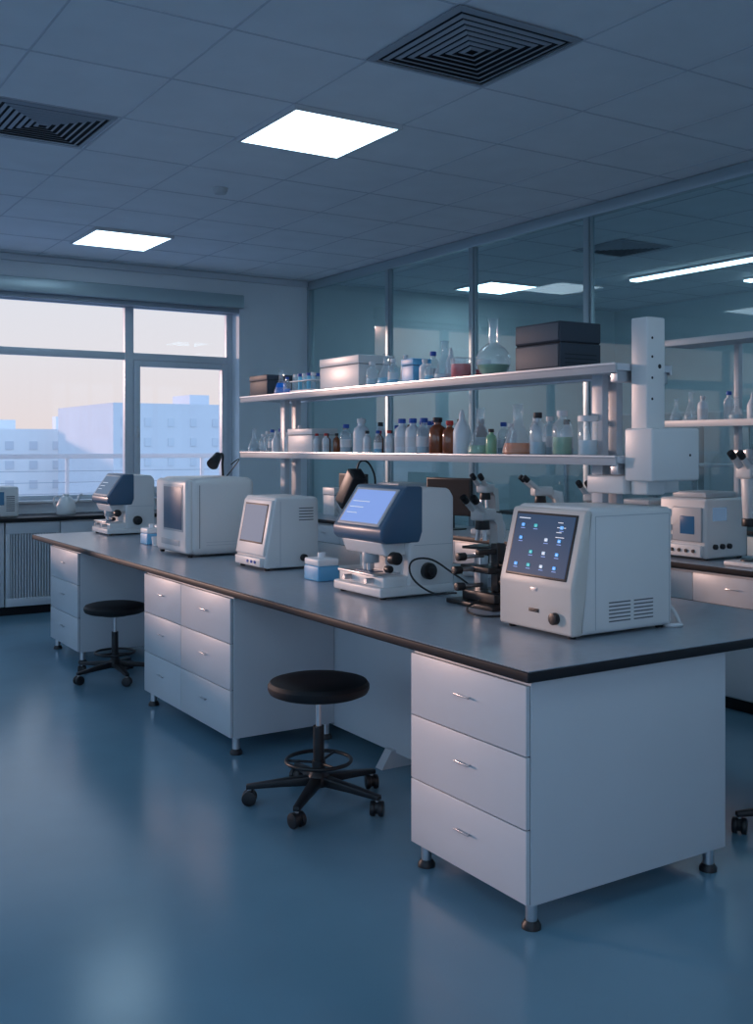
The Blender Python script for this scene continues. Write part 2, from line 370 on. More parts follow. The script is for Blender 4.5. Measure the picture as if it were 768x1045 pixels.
def roundf(x,y,z,h=.27,r=.075,liquid=None,name='round_bottom_flask'):
    g=grp(name,(x,y,z)); pr=[(r*.45,0)]
    for i in range(1,10):
        a=-math.pi/2+ .45+ i*(math.pi-.75)/10; pr.append((r*math.cos(a),r*.9+r*math.sin(a)))
    n=r*.26; pr+= [(n,r*1.95),(n,h*.96),(n*1.4,h)]
    lathe(g,'flask_glass',pr,M_lab)
    if liquid:
        pl=[(r*.4,.004)]
        for i in range(1,5):
            a=-math.pi/2+.45+i*.22; pl.append((r*.94*math.cos(a),r*.9+r*.94*math.sin(a)))
        lathe(g,'liquid',pl,liquid)
def beaker(x,y,z,h=.09,r=.04,liquid=None,fill=.6,name='glass_beaker'):
    g=grp(name,(x,y,z)); lathe(g,'beaker_glass',[(r*.92,0),(r,.008),(r,h*.95),(r*1.08,h)],M_lab)
    if liquid: lathe(g,'liquid',[(r*.9,.004),(r*.95,.01),(r*.95,h*fill)],liquid)
def wash(x,y,z,h=.2,r=.038,name='white_plastic_bottle'):
    g=grp(name,(x,y,z)); lathe(g,'bottle_body',[(r*.92,0),(r,.008),(r,h*.5),(r*.8,h*.62),(r*.35,h*.78),(r*.3,h*.92),(r*.12,h)],M_plast)
def carton(x0,x1,y0,y1,z,h,m,name,seam=True):
    g=grp(name,(x0,y0,z)); box(g,'box_body',(0,x1-x0,0,y1-y0,0,h*.72 if seam else h),m,.004)
    if seam: box(g,'box_lid',(-.003,x1-x0+.003,-.003,y1-y0+.003,h*.74,h),m,.004); box(g,'lid_seam',(.004,x1-x0-.004,.004,y1-y0-.004,h*.7,h*.76),M_gap)
ZL=1.6155; ZU=2.0155
# lower shelf
erlen(3.32,6.87,ZL,.17,.045,L_cl,.3); reagent(3.38,6.77,ZL,.15,.03,C_wh,liquid=L_cl,label=False); reagent(3.31,6.70,ZL,.13,.026,C_wh,label=False)
reagent(3.33,6.60,ZL,.16,.028,C_bl); wash(3.31,6.50,ZL,.15,.03); reagent(3.36,6.42,ZL,.14,.026,C_wh,M_plast)
carton(3.31,3.50,5.98,6.32,ZL,.16,M_wht,'storage_box')
for i,(yy,cm,bd) in enumerate([(5.92,C_rd,M_plast),(5.86,C_bk,M_amber),(5.80,C_rd,M_plast),(5.74,C_bk,M_amber)]): reagent(3.31+.045*(i%2),yy,ZL,.125,.023,cm,bd,label=(i%2==0),name='sample_vial')
reagent(3.36,5.63,ZL,.18,.038,C_bl,liquid=L_cl); wash(3.40,5.51,ZL,.22,.046); reagent(3.33,5.40,ZL,.21,.05,C_wh,M_plast,label=False)
for i,yy in enumerate((5.30,5.24,5.18,5.12,5.06)): reagent(3.31+.05*(i%2),yy,ZL,.135,.024,(C_bk,C_rd,C_bl,C_bk,C_rd)[i],(M_plast,M_amber,M_lab,M_plast,M_plast)[i],liquid=L_cy if i==2 else None,label=i%2==0,name='sample_vial')
for yy in (4.97,4.86,4.75): reagent(3.34,yy,ZL,.20,.043,C_bl,M_plast if yy>4.8 else M_lab,liquid=None if yy>4.8 else L_cl,fill=.6)
reagent(3.45,4.92,ZL,.19,.036,C_bl,M_plast); reagent(3.45,4.80,ZL,.19,.036,C_bl,M_lab,liquid=L_bl)
reagent(3.34,4.62,ZL,.20,.050,C_bk,M_amber,label=False); reagent(3.44,4.54,ZL,.19,.042,C_bk,M_amber,label=True); reagent(3.34,4.51,ZL,.18,.040,C_rd,M_amber,label=False)
wash(3.34,4.40,ZL,.235,.048); erlen(3.35,4.255,ZL,.24,.070,L_gr,.32); reagent(3.44,4.12,ZL,.16,.03,C_wh,label=False,liquid=L_cl); reagent(3.32,4.13,ZL,.13,.028,C_bk,L_gr,label=False)
erlen(3.36,3.97,ZL,.25,.080,L_or,.38,stop=None); reagent(3.48,3.87,ZL,.19,.036,C_wh,M_lab,liquid=L_cl)
reagent(3.34,3.80,ZL,.205,.040,C_bk,M_lab,liquid=L_cl,label=False); reagent(3.35,3.64,ZL,.21,.048,C_wh,M_lab,liquid=L_gr,label=False,fill=.65)
g=grp('glass_jar',(3.34,3.46,ZL)); lathe(g,'jar_glass',[(.042,0),(.046,.008),(.046,.145),(.04,.155)],M_lab); lathe(g,'jar_lid',[(.047,.155),(.047,.178),(.042,.182)],C_wh); lathe(g,'liquid',[(.041,.006),(.042,.07)],L_cl)
bm_=[M_lab,M_plast,M_lab,M_amber]
for i,(yy,xx) in enumerate(((6.8,3.5),(6.50,3.50),(5.84,3.48),(5.74,3.53),(5.63,3.48),(5.40,3.47),(5.32,3.54),(5.2,3.5),(5.08,3.47),(4.98,3.54),(4.68,3.52),(4.4,3.47),(4.3,3.54),(4.02,3.52),(3.74,3.47))): reagent(xx,yy,ZL,.17+.02*(i%2),.032,[C_bl,C_wh,C_bk][i%3],bm_[i%4],liquid=(L_cl,None,L_cy,None)[i%4])
# upper shelf
carton(3.30,3.50,6.62,6.90,ZU,.15,M_navy,'black_equipment_case')
erlen(3.35,6.50,ZU,.17,.05,L_bl,.8); reagent(3.34,6.39,ZU,.12,.026,C_bl,liquid=L_bl,label=False)
g=grp('vial_rack',(3.30,5.98,ZU)); box(g,'rack_frame',(0,.14,0,.30,0,.02),M_wht,.003); box(g,'rack_upper',(0,.14,0,.30,.075,.083),M_wht,.002)
for i in range(2):
    for j in range(5):
        lathe(g,'rack_vial',[(.016,.02),(.017,.025),(.017,.11)],L_cy if (i+j)%2 else M_lab,(.035+.07*i,.03+.06*j,0),12); lathe(g,'vial_cap',[(.018,.11),(.018,.13)],C_bl if j%2 else C_wh,(.035+.07*i,.03+.06*j,0),12)
carton(3.30,3.56,5.38,5.86,ZU,.20,M_wht,'white_carton')
reagent(3.34,5.29,ZU,.15,.038,C_wh,M_lab,liquid=L_cl,label=False); erlen(3.36,5.17,ZU,.19,.055,L_cy,.4) 
reagent(3.34,5.06,ZU,.15,.032,C_wh,liquid=L_cy); reagent(3.44,5.08,ZU,.18,.03,C_wh,M_plast)
carton(3.33,3.45,4.84,4.96,ZU,.14,M_cyan,'blue_reagent_box'); reagent(3.36,4.77,ZU,.13,.032,C_wh,M_plast); reagent(3.51,4.9,ZU,.19,.036,C_bl,M_lab,liquid=L_bl)
reagent(3.33,4.69,ZU,.10,.026,C_wh,liquid=L_cy,label=False)
erlen(3.36,4.58,ZU,.215,.062,L_cl,.2); wash(3.46,4.66,ZU,.19,.034)
beaker(3.34,4.41,ZU,.11,.055,L_red,.7); beaker(3.45,4.36,ZU,.10,.042,L_red,.5)
roundf(3.39,4.20,ZU,.30,.090,L_gr)
g=grp('stacked_power_supply',(3.30,3.60,ZU))
box(g,'lower_unit',(0,.26,0,.32,.006,.125),M_navy,.006); box(g,'upper_unit',(0,.26,0,.32,.130,.225),M_navy,.006); box(g,'unit_gap',(.006,.254,.006,.314,0,.14),M_dark)
box(g,'front_plate_lower',(-.004,0,.012,.308,.016,.117),M_slate,.001); box(g,'front_plate_upper',(-.004,0,.012,.308,.138,.216),M_slate,.001)
boxes(g,'side_ribs',[(.03,.23,-.002,.002,.03+i*.02,.034+i*.02) for i in range(3)],M_dark)

# ---------------------------------------------------------------- instruments
def feet4(g,D,W,h=.012):
    for x in (.04,D-.04):
        for y in (.04,W-.04): lathe(g,'rubber_foot',[(.016,0),(.018,h+.002)],M_blk,(x,y,0),14)
def analyzerE():
    D,W,Hh=.57,.44,.515
    g=grp('touchscreen_analyzer',(2.81,3.0,ZB+.0005)); feet4(g,D,W)
    prism(g,'housing',[(.03,.012),(D,.012),(D,Hh-.01),(.10,Hh),(.03,.22)],.0,W,M_wht,.022,4)
    prism(g,'front_fascia',[(.0,.012),(.06,.012),(.06,.21),(.115,Hh-.012),(.078,Hh-.012),(0,.205)],-.004,W+.004,M_beige,.014,3)
    o=(0,W,.205); V=Vector((.078,0,Hh-.012-.205)); L=V.length
    obox(g,'screen_bezel',o,(0,-1,0),V,(.035,W-.035,.02,L-.02,-.004,.004),M_blk,.004)
    obox(g,'screen_glass',o,(0,-1,0),V,(.045,W-.045,.03,L-.03,.0035,.0055),M_scr)
    k=0
    for r in range(4):
        for c in range(4):
            k+=1
            if (k*7)%5==0: continue
            u=.085+c*.078; v=.06+r*.055
            obox(g,'screen_icon',o,(0,-1,0),V,(u,u+.017,v,v+.013,.0055,.0062),(M_ic1,M_ic2,M_ic3,M_ic1)[(k*3)%4],.003,2)
            obox(g,'icon_caption',o,(0,-1,0),V,(u-.004,u+.021,v-.009,v-.006,.0055,.006),M_scr2)
    for r in range(4): obox(g,'screen_text',o,(0,-1,0),V,(.30,.30+.03+.02*(r%2),.25-r*.02,.253-r*.02,.0055,.006),M_ic2)
    obox(g,'screen_status_bar',o,(0,-1,0),V,(.06,.13,L-.05,L-.046,.0055,.006),M_ic2)
    cyl(g,'power_knob',(-.022,.09,.075),(.002,.09,.075),.024,M_blk,bev=.003)
    box(g,'card_slot',(-.003,.004,.19,.25,.085,.10),M_blk,.001); box(g,'badge',(-.002,.004,.20,.24,.17,.185),M_steel,.001)
    sl=[]
    for i in range(6):
        sl.append((.20,.32,-.0012,.003,.055+i*.015,.060+i*.015)); sl.append((.34,.45,-.0012,.003,.055+i*.015,.060+i*.015))
    boxes(g,'vent_slots',sl,M_gap)
    boxes(g,'side_panel_seam',[(.125,.128,-.001,.003,.03,.48),(.545,.548,-.001,.003,.03,.48),(.128,.545,-.001,.003,.478,.481)],M_wht2)
    tube(g,'power_cable',[(D-.005,.14,.10),(D+.05,.12,.105),(D+.085,.08,.06),(D+.07,.03,.012),(D+.02,-.01,.010),(D+.03,.20,.010)],.0085,C_wh)
analyzerE()
def imager(loc,name,sc=1.0,screen=M_scr2,headm=M_blue):
    g=grp(name,loc,0,sc); D,W=.45,.46
    feet4(g,D,W)
    box(g,'base_plinth',(0,D,0,W,.012,.06),M_wht,.01)
    box(g,'base_step',(.03,D-.01,.02,W-.01,.055,.11),M_wht,.01)
    prism(g,'rear_housing',[(.17,.05),(D,.05),(D,.50),(.42,.545),(.20,.545),(.17,.40)],.0,W,M_wht,.018,4)
    prism(g,'blue_head',[(.0,.30),(.03,.275),(.23,.275),(.25,.33),(.25,.556),(.15,.556),(.0,.345)],-.006,W+.006,headm,.012,3)
    prism(g,'head_underside',[(.06,.21),(.2,.21),(.2,.28),(.03,.28)],.04,W-.03,M_wht,.01)
    o=(0,W,.345); V=Vector((.15,0,.211)); L=V.length
    obox(g,'screen_bezel',o,(0,-1,0),V,(.03,W-.03,.015,L-.02,-.004,.006),M_wht2,.005)
    obox(g,'screen_glass',o,(0,-1,0),V,(.05,W-.05,.03,L-.035,.005,.0075),screen)
    for i in range(3): obox(g,'screen_text',o,(0,-1,0),V,(.07,.17+.03*i,.08+.035*i,.084+.035*i,.0075,.008),M_ic2)
    cyl(g,'objective_turret',(.10,.25,.16),(.10,.25,.215),.045,M_wht2,bev=.004)
    for dx,dy in ((-.02,-.02),(.02,.02),(-.015,.025)): cyl(g,'objective',(.10+dx,.25+dy,.125),(.10+dx,.25+dy,.165),.013,M_steel)
    box(g,'stage_plate',(.01,.17,.08,W-.03,.108,.12),M_steel,.002); box(g,'sample_slide',(.04,.12,.16,.30,.12,.124),M_blue)
    cyl(g,'coarse_knob',(.28,-.03,.13),(.28,.005,.13),.042,M_blk,bev=.004); cyl(g,'fine_knob',(.28,-.042,.13),(.28,-.03,.13),.022,M_blk,bev=.003)
    cyl(g,'side_dial',(.10,-.0,.20),(.10,.05,.20),.032,M_blk,bev=.003); cyl(g,'side_dial_small',(.06,-.0,.15),(.06,.04,.15),.018,M_blk,bev=.003)
    cyl(g,'front_knob',(-.015,.12,.085),(.04,.12,.085),.014,M_steel); cyl(g,'front_knob_b',(-.015,.33,.085),(.04,.33,.085),.014,M_steel)
    boxes(g,'side_panel_seam',[(.20,.43,-.001,.003,.26,.263)],M_wht2)
imager((2.75,4.28,ZB+.0005),'digital_imaging_microscope')
imager((2.80,8.62,ZB+.0005),'digital_imaging_microscope',.93,M_scr3,M_blue)
def analyzerC():
    D,W,Hh=.38,.42,.445
    g=grp('compact_screen_analyzer',(2.80,5.66,ZB+.0005)); feet4(g,D,W)
    prism(g,'housing',[(.015,.012),(D,.012),(D,Hh-.02),(.36,Hh),(.08,Hh),(.015,.10)],0,W,M_wht,.016,4)
    o=(.005,W,.085); V=Vector((.066,0,.345)); L=V.length
    obox(g,'front_fascia',o,(0,-1,0),V,(.01,W-.01,.0,L,-.03,.006),M_wht,.012)
    obox(g,'screen_bezel',o,(0,-1,0),V,(.05,W-.05,.075,L-.03,.004,.009),M_blk,.004)
    obox(g,'screen_glass',o,(0,-1,0),V,(.06,W-.06,.085,L-.04,.0085,.0105),M_scr3)
    box(g,'lower_tray',(-.012,.03,.03,W-.03,.02,.075),M_wht,.008)
    for i in range(3): cyl(g,'button',(-.018,.1+.05*i,.048),(-.01,.1+.05*i,.048),.009,C_bl,seg=14)
    cyl(g,'side_knob',(.27,-.025,.07),(.27,.004,.07),.022,M_blk,bev=.003)
    boxes(g,'vent_slots',[(.24,.34,-.0012,.003,.30+i*.018,.306+i*.018) for i in range(5)],M_gap)
    boxes(g,'side_panel_seam',[(.11,.113,-.001,.003,.03,.42)],M_wht2)
analyzerC()
def analyzerB():
    D,W,Hh=.51,.60,.54
    g=grp('rounded_benchtop_incubator',(2.69,6.60,ZB+.0005)); feet4(g,D,W)
    box(g,'housing',(.03,D,0,W,.012,Hh),M_wht,.05,5)
    box(g,'front_door',(0,.06,.01,W-.01,.02,Hh-.01),M_wht,.03,4)
    box(g,'door_window_frame',(-.003,.01,.07,W-.17,.17,.49),M_wht2,.002)
    box(g,'door_window',(-.006,.01,.085,W-.185,.185,.475),M_blue,.002)
    box(g,'control_strip',(-.004,.01,.13,W-.13,.07,.11),M_wht2,.003)
    boxes(g,'housing_seam',[(.09,.094,-.001,.004,.06,.49)],M_gap)
    boxes(g,'side_panel',[(.14,.46,-.001,.004,.08,.082),(.14,.46,-.001,.004,.10,.102)],M_wht2)
analyzerB()
def tipbox(x,y,s=.16):
    g=grp('wipe_dispenser_box',(x,y,ZB+.0005)); box(g,'blue_base',(0,s*.8,0,s,0,.085),M_cyan,.008); box(g,'white_lid',(.001,s*.8-.001,.001,s-.001,.084,.125),M_plast,.01); cyl(g,'lid_knob',(s*.4,s*.5,.12),(s*.4,s*.5,.155),.022,M_plast,bev=.004)
tipbox(2.84,5.06,.17); tipbox(2.80,7.66,.16); tipbox(2.98,7.92,.15)
g=grp('sample_cup',(2.83,7.55,ZB+.0005)); lathe(g,'cup',[(.028,0),(.036,.07)],M_plast)
def manip():
    g=grp('micromanipulator',(3.0,3.72,ZB+.0005))
    box(g,'base_plate',(0,.26,0,.36,0,.022),M_blk,.004); box(g,'base_block',(.05,.2,.05,.3,.022,.07),M_blk,.006)
    box(g,'column',(.10,.15,.09,.14,.07,.30),M_blk,.004); box(g,'column_b',(.10,.15,.22,.27,.07,.23),M_steel,.004)
    box(g,'cross_arm',(.04,.20,.08,.30,.16,.19),M_blk,.004); box(g,'upper_arm',(.0,.18,.10,.13,.25,.275),M_blk,.004)
    for z,y0 in ((.10,.18),(.175,.20),(.24,.17)):
        cyl(g,'micrometer',(-.05,y0,z),(.08,y0,z),.010,M_steel); cyl(g,'micrometer_knob',(-.075,y0,z),(-.03,y0,z),.019,M_blk,bev=.003)
    for z in (.12,.2): cyl(g,'side_knob',(.12,-.03,z),(.12,.09,z),.016,M_blk,bev=.003)
    tube(g,'cable',[(.02,.30,.05),(-.06,.42,.05),(-.12,.50,.16),(-.02,.52,.20),(.10,.42,.12),(.13,.30,.06)],.005,M_blk)
    tube(g,'cable_b',[(.0,.1,.04),(-.10,.06,.02),(-.14,-.06,.007),(-.06,-.14,.007),(.06,-.12,.007)],.005,M_blk)
manip()
def cammic():
    g=grp('tilting_camera_microscope',(3.28,5.36,ZB+.0005))
    box(g,'base',(-.1,.1,-.11,.11,0,.03),M_wht,.01); box(g,'pillar',(.03,.08,-.03,.03,.03,.42),M_wht,.008)
    obox(g,'camera_head',(-.01,.14,.40),(1,0,0),(.0,-.62,.78),(-.05,.05,0,.25,-.05,.05),M_blk,.012)
    obox(g,'lens_barrel',(-.01,.16,.375),(1,0,0),(.0,-.62,.78),(-.03,.03,-.03,.02,-.03,.03),M_steel,.008)
    tube(g,'camera_cable',[(-.0,.02,.60),(.02,-.02,.67),(.06,-.07,.62),(.08,-.06,.42)],.006,M_blk)
cammic()
g=grp('gooseneck_lamp',(3.30,7.36,ZB+.0005)); lathe(g,'lamp_base',[(.06,0),(.06,.015),(.02,.03)],M_blk)
tube(g,'gooseneck_arm',[(0,0,.02),(0,.0,.35),(-.02,-.02,.60),(-.08,-.14,.70),(-.15,-.20,.66)],.009,M_blk)
cyl(g,'lamp_head',(-.12,-.17,.69),(-.20,-.24,.62),.030,M_blk,r2=.045,bev=.004)
tube(g,'lamp_cord',[(0,0,.5),(.04,-.1,.60),(.02,-.22,.66),(-.05,-.24,.62)],.004,M_blk)

def microscope(x,y,z,rz=0,sc=1.0,name='compound_microscope',acc=M_wht):
    g=grp(name,(x,y,z),rz,sc)
    box(g,'base',(-.10,.14,-.09,.09,0,.045),acc,.015)
    prism(g,'arm',[(.07,.04),(.14,.04),(.15,.20),(.13,.34),(.02,.36),(.02,.31),(.08,.29),(.09,.18)],-.03,.03,acc,.01)
    box(g,'stage',(-.10,.07,-.09,.09,.155,.17),M_blk,.003); box(g,'stage_bracket',(.04,.10,-.03,.03,.13,.157),M_blk,.004)
    cyl(g,'condenser',(-.03,0,.10),(-.03,0,.155),.025,M_blk); cyl(g,'illuminator',(-.03,0,.045),(-.03,0,.065),.03,M_steel)
    cyl(g,'nosepiece',(-.03,0,.26),(-.03,0,.31),.042,M_blk,r2=.038,bev=.003)
    for a in (0,2.1,4.2): cyl(g,'objective',(-.03+.022*math.cos(a),.022*math.sin(a),.265),(-.03+.03*math.cos(a),.03*math.sin(a),.20),.013,M_steel)
    box(g,'head',(-.09,.05,-.045,.045,.31,.375),acc,.014)
    for s in (-1,1):
        cyl(g,'eyepiece_tube',(-.05,s*.03,.35),(-.14,s*.033,.42),.018,acc); cyl(g,'eyepiece',(-.135,s*.033,.416),(-.17,s*.033,.445),.020,M_blk,bev=.003)
        cyl(g,'focus_knob',(.09,s*.03,.09),(.09,s*.075,.09),.028,M_blk,bev=.003)
    return g
microscope(3.80,4.78,ZB+.0005,.3,1.05); microscope(3.82,5.45,ZB+.0005,-.2,1.0)

# ---------------------------------------------------------------- side bench along the partition
sb=grp('side_bench',(0,0,0)); EX0,EX1=5.33,6.035
box(sb,'worktop_slab',(EX0-.02,EX1,2.6,10.3,.86,.897),M_edge,.005); box(sb,'worktop_surface',(EX0-.014,EX1-.004,2.606,10.294,.8965,.9),M_top)
yy=2.65
cols=[]
while yy<10.2: cols.append((yy,min(yy+.64,10.25))); yy+=.64
cabinet(sb,EX0+.02,EX1-.02,2.65,10.25,cols,[.10,.66,.845],z0=.09)
box(sb,'plinth',(EX0+.08,EX1-.03,2.7,10.2,0,.09),M_edge)
ss=grp('wall_shelf_unit',(0,0,0))
for z in (1.80,2.36):
    box(ss,'shelf_board',(5.60,5.95,2.7,5.12,z,z+.03),M_shelf,.003); box(ss,'shelf_rail',(5.588,5.60,2.7,5.12,z-.01,z+.035),M_wht,.002)
for yy in (2.75,4.66): boxes(ss,'upright_post',[(5.90,5.94,yy,yy+.04,ZB,2.42)],M_shelf,.003)
boxes(ss,'lower_rail',[(5.86,5.90,2.75,4.70,1.60,1.63)],M_steel,.003)
for i,(yy,h,r) in enumerate([(5.03,.16,.045),(4.90,.20,.05),(4.52,.15,.05),(4.3,.18,.05),(4.0,.2,.05)]): erlen(5.70,yy,1.8305,h,r,L_cl,.3)
reagent(5.68,4.78,1.8305,.17,.035,C_wh,M_plast); reagent(5.8,4.66,1.8305,.20,.035,C_bl,M_plast)
for i in range(4): wash(5.72,4.41-.31*i,1.8305,.18,.034)
def ovenbox(x,y,W=.46,D=.5,Hh=.40,name='benchtop_centrifuge'):
    g=grp(name,(x,y,ZB+.0005)); feet4(g,D,W)
    box(g,'housing',(0,D,0,W,.012,Hh),M_wht,.02,4); box(g,'door',(-.012,.01,.03,W-.12,.12,Hh-.06),M_wht2,.008); box(g,'door_window',(-.016,.0,.09,W-.19,.17,Hh-.12),M_scr,.004)
    box(g,'lower_drawer',(-.02,.01,.03,W-.05,.02,.10),M_wht,.008)
    box(g,'display',(-.006,.005,W-.10,W-.03,Hh-.13,Hh-.08),M_scr3,.003)
    for i in range(3): cyl(g,'dial',(-.03,W-.065,.08+i*.065),(.002,W-.065,.08+i*.065),.02,M_blk,bev=.003)
    for i in range(4): cyl(g,'front_button',(-.028,.09+.06*i,.06),(-.018,.09+.06*i,.06),.012,M_blk,seg=14)
    boxes(g,'side_display',[(.06,.20,-.003,.003,Hh-.15,Hh-.06)],M_scr3); 
    for i in range(3): cyl(g,'side_dial',(.08+.07*i,-.02,.09),(.08+.07*i,.003,.09),.018,M_blk,bev=.003)
    box(g,'top_unit',(.06,D-.06,.05,W-.06,Hh,Hh+.04),M_wht2,.01)
ovenbox(5.50,4.60,.40,.42,.41); ovenbox(5.45,8.2,.5,.45,.36,'benchtop_incubator'); ovenbox(5.48,5.08,.36,.42,.34,'benchtop_shaker')
def stereo(x,y):
    g=grp('stereo_microscope',(x,y,ZB+.0005))
    box(g,'base',(-.14,.14,-.12,.12,0,.03),M_wht,.01); cyl(g,'post',(.10,0,.03),(.10,0,.62),.016,M_steel)
    box(g,'focus_block',(.03,.13,-.04,.04,.38,.50),M_wht,.012)
    cyl(g,'zoom_body',(-.03,0,.30),(-.03,0,.56),.045,M_wht,r2=.058,bev=.006); cyl(g,'objective_ring',(-.03,0,.25),(-.03,0,.30),.052,M_blk,bev=.004)
    box(g,'head',(-.10,.04,-.065,.065,.55,.64),M_wht,.02)
    for s in (-1,1):
        cyl(g,'eyepiece_tube',(-.07,s*.035,.61),(-.15,s*.035,.69),.02,M_wht); cyl(g,'eyepiece',(-.145,s*.035,.685),(-.18,s*.035,.72),.023,M_blk,bev=.003); cyl(g,'focus_knob',(.08,s*.04,.44),(.08,s*.085,.44),.03,M_blk,bev=.003)
    cyl(g,'camera_port',(-.03,0,.64),(-.03,0,.74),.028,M_wht2,bev=.004); cyl(g,'stage_disc',(-.03,0,.03),(-.03,0,.042),.06,M_blk)
stereo(5.56,4.28); stereo(5.6,3.6)
microscope(5.62,7.05,ZB+.0005,.4,1.15); microscope(5.65,6.35,ZB+.0005,-.3,1.15); microscope(5.62,5.75,ZB+.0005,.3,1.1)
def monitor(x,y,rz=0):
    g=grp('computer_monitor',(x,y,ZB+.0005),rz); box(g,'stand_base',(-.09,.09,-.12,.12,0,.012),M_blk,.004); box(g,'stand_neck',(-.0,.03,-.03,.03,.012,.2),M_blk,.004)
    box(g,'display_housing',(-.03,.005,-.27,.27,.13,.47),M_blk,.006); box(g,'display_screen',(-.033,-.029,-.255,.255,.15,.455),M_off)
monitor(5.65,7.62,.2); monitor(5.65,9.3)
for i,yy in enumerate((6.05,6.72)): wash(5.5,yy,ZB+.0005,.2,.04)
carton(5.7,5.9,9.8,10.05,ZB+.0005,.3,M_wht,'storage_box')

# ---------------------------------------------------------------- window counter
wc=grp('window_counter',(0,0,0))
box(wc,'worktop_slab',(XL+.02,4.9,10.42,YW-.035,.915,.955),M_edge,.005)
carc=[(XL+.05,2.38),(2.92,4.85)]
for a,c in carc:
    box(wc,'carcass',(a,c,10.47,YW-.04,.09,.915),M_cab,.003)
    n=max(1,round((c-a)/.62)); st=(c-a)/n
    boxes(wc,'door_fronts',[(a+i*st+.004,a+(i+1)*st-.004,10.45,10.468,.10,.90) for i in range(n)],M_cab,.003)
    boxes(wc,'door_handles',[(a+i*st+st*.5-.05,a+i*st+st*.5+.05,10.43,10.438,.82,.828) for i in range(n)],M_steel,.001)
box(wc,'plinth',(XL+.05,4.85,10.52,YW-.04,0,.09),M_edge)
ra=grp('radiator_grille',(0,0,0))
box(ra,'back_panel',(2.39,2.91,10.49,10.50,.0905,.91),M_cab)
boxes(ra,'frame',[(2.39,2.91,10.45,10.49,.80,.91),(2.39,2.91,10.45,10.49,.0905,.17),(2.39,2.43,10.45,10.49,.17,.80),(2.87,2.91,10.45,10.49,.17,.80)],M_cab,.002)
boxes(ra,'slats',[(2.435+i*.0275,2.435+i*.0275+.013,10.455,10.485,.17,.80) for i in range(16)],M_cab)
ZC=.9555
g=grp('counter_analyzer',(2.15,10.6,ZC)); box(g,'housing',(0,.4,0,.35,0,.30),M_wht,.02); box(g,'screen',(.06,.26,-.004,.004,.12,.25),M_scr,.002)
boxes(g,'vent_slots',[(.28,.36,-.002,.003,.06+i*.02,.068+i*.02) for i in range(8)],M_gap)
g=grp('wash_kettle',(3.05,10.72,ZC)); lathe(g,'kettle_body',[(.09,0),(.10,.02),(.095,.10),(.06,.17),(.03,.19),(.03,.21)],M_wht); tube(g,'kettle_spout',[(.06,0,.10),(.12,0,.14),(.15,0,.20),(.18,0,.19)],.01,M_wht); tube(g,'kettle_handle',[(-.05,0,.17),(-.10,0,.19),(-.12,0,.12),(-.09,0,.06)],.009,M_wht)
for i in range(3): reagent(3.5+.12*i,10.8,ZC,.17,.035,C_wh,M_plast)

# ---------------------------------------------------------------- stools
def stool(x,y,rot=0,sc=1.0):
    g=grp('lab_stool',(x,y,0),rot,sc)
    lathe(g,'seat_cushion',[(.12,.505),(.205,.508),(.228,.518),(.236,.535),(.236,.552),(.225,.568),(.19,.578),(.10,.582),(.01,.583)],M_vin,seg=48)
    lathe(g,'seat_plate',[(.10,.485),(.15,.505)],M_blk)
    cyl(g,'gas_column_upper',(0,0,.33),(0,0,.49),.014,M_steel); cyl(g,'gas_column_lower',(0,0,.12),(0,0,.36),.026,M_blk)
    cyl(g,'column_sleeve',(0,0,.10),(0,0,.20),.032,M_blk); lathe(g,'hub',[(.05,.085),(.055,.10),(.05,.13),(.034,.15)],M_blk)
    tube(g,'height_lever',[(.02,0,.485),(.12,.05,.48),(.19,.08,.455)],.006,M_blk)
    tube(g,'foot_ring',[(.15*math.cos(a),.15*math.sin(a),.20) for a in [i*math.pi/4 for i in range(8)]],.009,M_blk,True)
    for i in range(3):
        a=i*2*math.pi/3+.4; cyl(g,'ring_spoke',(.02*math.cos(a),.02*math.sin(a),.19),(.15*math.cos(a),.15*math.sin(a),.20),.006,M_blk)
    for i in range(5):
        a=i*2*math.pi/5; c,s=math.cos(a),math.sin(a)
        bm=bmesh.new(); sec=[(.03,.026,.088,.132),(.18,.020,.082,.115),(.335,.015,.072,.094)]
        rg=[]
        for (d,wd,z0,z1) in sec: rg.append([bm.verts.new((d*c-q*s*wd,d*s+q*c*wd,z)) for q,z in ((-1,z0),(1,z0),(1,z1),(-1,z1))])
        for u,v in zip(rg,rg[1:]):
            for k in range(4): bm.faces.new([u[k],u[(k+1)%4],v[(k+1)%4],v[k]])
        bm.faces.new(rg[0]); bm.faces.new(rg[-1][::-1])
        bmesh.ops.bevel(bm,geom=list(bm.edges),offset=.005,segments=2,profile=.5,affect='EDGES')
        fin('base_leg',bm,M_blk,g)
        cx,cy=.32*c,.32*s; ca=a+1.1+i; px,py=-math.sin(ca),math.cos(ca)
        cyl(g,'caster_stem',(cx,cy,.05),(cx,cy,.085),.009,M_steel)
        for q in (-1,1): cyl(g,'caster_wheel',(cx+px*q*.008,cy+py*q*.008,.034),(cx+px*q*.030,cy+py*q*.030,.034),.034,M_blk,bev=.004)
        cyl(g,'caster_fork',(cx-px*.008,cy-py*.008,.038),(cx+px*.008,cy+py*.008,.038),.028,M_blk)
stool(2.37,4.22,.13,1.0); stool(2.42,7.28,.9,.92); stool(3.975,2.75,2.574,1.0)

